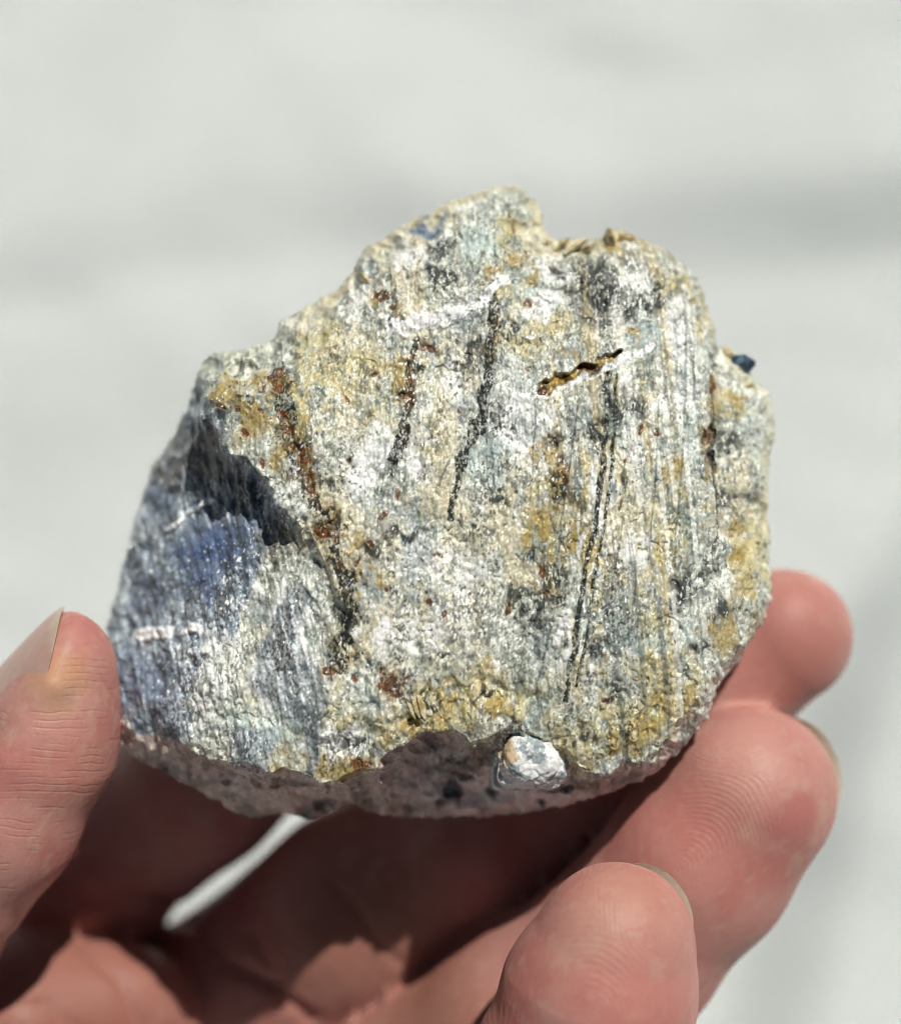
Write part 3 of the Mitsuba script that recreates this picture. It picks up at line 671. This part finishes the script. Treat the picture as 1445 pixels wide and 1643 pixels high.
# skin colour: blotchy pink, redder pads, yellower knuckles; palm shade painted in
b1, b2, b3 = meshkit.fbm(hv * .16, 3, 81), meshkit.fbm(hv * .5, 3, 82), meshkit.fbm(hv * 1.6, 2, 83)
skin = C(.43, .205, .175) * np.ones((len(hv), 1))
skin = lay(skin, C(.40, .145, .125), smooth_np(.42, .62, b1 * .7 + b2 * .3), .8)
skin = lay(skin, C(.45, .275, .215), smooth_np(.52, .66, b2 * .6 + b3 * .4), .55)


def blotch(px, py, z, r, c, s):
    global skin
    d = np.linalg.norm(hv - at(px, py, z), axis=1) + 2.0 * (b2 - .5) * 2
    skin = lay(skin, c, 1 - smooth_np(.3 * r, r, d), s)


blotch(108, 1075, 0, 4.0, C(.45, .16, .11), .7)
blotch(95, 1090, 0, 5.0, C(.44, .29, .16), .5)
blotch(1270, 1320, -6, 5, C(.36, .11, .10), .6)
blotch(1262, 1040, -16, 10, C(.38, .145, .12), .7)
blotch(835, 1610, 0, 7, C(.36, .125, .09), .6)
blotch(1000, 1460, 4, 7, C(.42, .23, .17), .5)
blotch(120, 1600, -24, 20, C(.25, .10, .072), .85)  # redder palm mound, darkened further to paint in its dim shading
blotch(1100, 1330, -6, 9, C(.44, .17, .145), .6)
blotch(1180, 1230, -6, 7, C(.48, .245, .20), .5)
blotch(940, 1500, 8, 7, C(.47, .26, .205), .5)
blotch(1000, 1600, 6, 8, C(.42, .15, .125), .6)
blotch(130, 1250, 0, 7, C(.44, .19, .15), .5)
blotch(380, 1610, -24, 15, C(.27, .125, .09), .75)  # palm and finger roots: soft shade put into the skin colour
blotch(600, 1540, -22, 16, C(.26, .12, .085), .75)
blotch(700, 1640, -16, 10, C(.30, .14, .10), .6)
skin = np.clip(skin * (.96 + .08 * meshkit.noise(hv * 3.1, 84))[:, None], .02, .8)

# ridges of the fingertips and fine cross lines on the thumb, as relief
RIDGES = [(at(1090, 1400, -5), (.64, .77), .50), (at(930, 1640, 6), (.24, .97), .56), (at(1180, 1080, -14), (.85, .53), .46)]
THUMB_AT, THUMB_AX = at(120, 1150, 0), (.08, 1.0)


def skin_relief(p, n, uv):
    q = [(p.x * float(A[0]) + p.y * float(A[1]) + (p.z - 0.17) * float(A[2])) * 1000 for A in (AX, AY, AZ)]
    w1 = fbm(q[0] * .55, q[1] * .55, q[2] * .55, 2) - .5
    w2 = fbm(q[0] * .22, q[1] * .22, q[2] * .22, 2) - .5
    near, best = mi.Float(9e9), mi.Float(0)
    for c_, (ux, uy), per in RIDGES:
        dx, dy = q[0] - float(c_[0]), q[1] - float(c_[1])
        u, v_ = dx * ux + dy * uy, -dx * uy + dy * ux
        rr = dr.sqrt(dr.square(u * .85) + dr.square(v_ * 1.15) + .2)
        s = dr.sin((rr + 0.9 * w2) * (2 * math.pi / per))
        best = dr.select(rr < near, s * (1 - smoothstep(13, 19, rr)), best)
        near = dr.minimum(near, rr)
    thumb = 1 - smoothstep(-26, -22, q[0])
    ridge = best * (1 - thumb) * smoothstep(-.1, .4, fbm(q[0] * .3 + 9, q[1] * .3, q[2] * .3, 2))
    t = q[1] + .10 * (q[0] + 36) + .9 * w2 + .25 * w1
    lines = dr.square(dr.square(dr.square(.5 + .5 * dr.sin(t * (2 * math.pi / .76))))) * smoothstep(.38, .62, noise(q[0] * .35 + 3, q[1] * 1.1, q[2] * .35))
    pores = noise(q[0] * 4.5, q[1] * 4.5, q[2] * 4.5) - .5
    return (ridge * .0105 - lines * thumb * .038 + pores * .014 + (fbm(q[0] * 1.3, q[1] * 1.3, q[2] * 1.3, 2) - .5) * .04) * 1e-3


scene['skin'] = {'type': 'twosided', 'bsdf': {'type': 'bumpmap', 'arbitrary': proc(skin_relief, eps=5e-5), 'scale': 1.0,
                 'bsdf': {'type': 'principled', 'base_color': {'type': 'mesh_attribute', 'name': 'vertex_color'}, 'roughness': 0.5, 'specular': 0.24, 'sheen': 0.2, 'sheen_tint': 0.6}}}
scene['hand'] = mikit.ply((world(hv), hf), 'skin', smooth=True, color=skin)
labels['hand'] = {'label': 'bare hand with curled fingers and thumb gripping the rough mineral rock', 'category': 'hand'}


def nail_mesh(centre, axis, normal, length, width, curve, thick=0.45, over=0.0):
    """A nail plate: length along the finger, curved across; its free edge is rounded."""
    axis = unit(axis - np.dot(axis, normal) * normal)
    side = np.cross(axis, normal)
    nu, nv = 40, 28
    top = []
    for layer in (0, 1):
        for i in range(nu):
            u = -1 + 2 * i / (nu - 1)
            for j in range(nv):
                t = j / (nv - 1)
                ww = width / 2 * (1 - .12 * (1 - t))
                x = u * ww
                end = length * (1 - .24 * abs(u) ** 2.2)
                y = t * end - length * .5 - .10 * length * (1 - t) * (1 - u * u)
                ang = x / curve
                zz = curve * (math.cos(ang) - 1) - .5 * (y / length) ** 2 - .05 * math.sin(u * 31) * 0
                rim = thick * (1 - .8 * max(abs(u), t) ** 10)
                top.append(centre + side * curve * math.sin(ang) + axis * y + normal * (zz + (rim if layer == 0 else 0)))
    v_ = np.array(top)
    i = np.arange(nu * nv).reshape(nu, nv)
    q = np.stack([i[:-1, :-1], i[:-1, 1:], i[1:, 1:], i[1:, :-1]], -1).reshape(-1, 4)
    loop = np.concatenate([i[:, 0], i[-1, 1:], i[-2::-1, -1], i[0, -2:0:-1]])
    nxt = np.roll(loop, -1)
    sidef = np.stack([loop, nxt, nxt + nu * nv, loop + nu * nv], -1)
    fq = np.vstack([q[:, ::-1], q + nu * nv, sidef])
    m = trimesh.Trimesh(v_, np.vstack([fq[:, [0, 1, 2]], fq[:, [0, 2, 3]]]), process=False)
    m.fix_normals()
    return m


def nail_colour(p, n, uv):
    q = [(p.x * float(A[0]) + p.y * float(A[1]) + (p.z - 0.17) * float(A[2])) * 1000 for A in (AX, AY, AZ)]
    tip, ax = FINGERS['thumb'][0][0], NAILS['thumb'][0]
    t = sum((q[k] - float(tip[k])) * float(ax[k]) for k in range(3))
    a = fbm(q[0] * .9, q[1] * .9, q[2] * .9, 2)
    c_ = mikit.mix((.40, .245, .20), (.47, .305, .25), a)
    return mikit.mix(c_, (.46, .38, .28), smoothstep(2.9, 4.2, t + .8 * a) * .7)


def edge_colour(p, n, uv):
    a = fbm(p.x * 1500, p.y * 1500, p.z * 1500, 2)
    return mikit.mix((.40, .34, .25), (.52, .46, .37), a)


scene['nail_pink'] = {'type': 'twosided', 'bsdf': {'type': 'principled', 'base_color': proc(nail_colour), 'roughness': .35, 'specular': .5}}
scene['nail_pale'] = {'type': 'twosided', 'bsdf': {'type': 'principled', 'base_color': proc(edge_colour), 'roughness': .35, 'specular': .5}}


def nail(key, name, reach, lift, length, width, curve, mat, label):
    (a, ra), (b, rb) = FINGERS[name][:2]
    ax, n, off, _ = NAILS[name]
    m = nail_mesh(a + n * (off + lift) + ax * (reach - length / 2), ax, n, length, width, curve)
    scene[key] = mikit.ply((world(m.vertices), m.faces), mat, smooth=40)
    labels[key] = {'label': label}


nail('hand__fingernail', 'thumb', 4.4, .1, 15, 13.5, 12, 'nail_pink', 'broad pink thumbnail seen from its side')
nail('hand__fingernail_001', 'ring', 9.3, .1, 12, 14.0, 8, 'nail_pale', 'thin pale rim of the ring finger nail')
nail('hand__fingernail_002', 'little', 7.4, .1, 11, 12.5, 7.2, 'nail_pale', 'thin pale nail rim of the nearest fingertip')
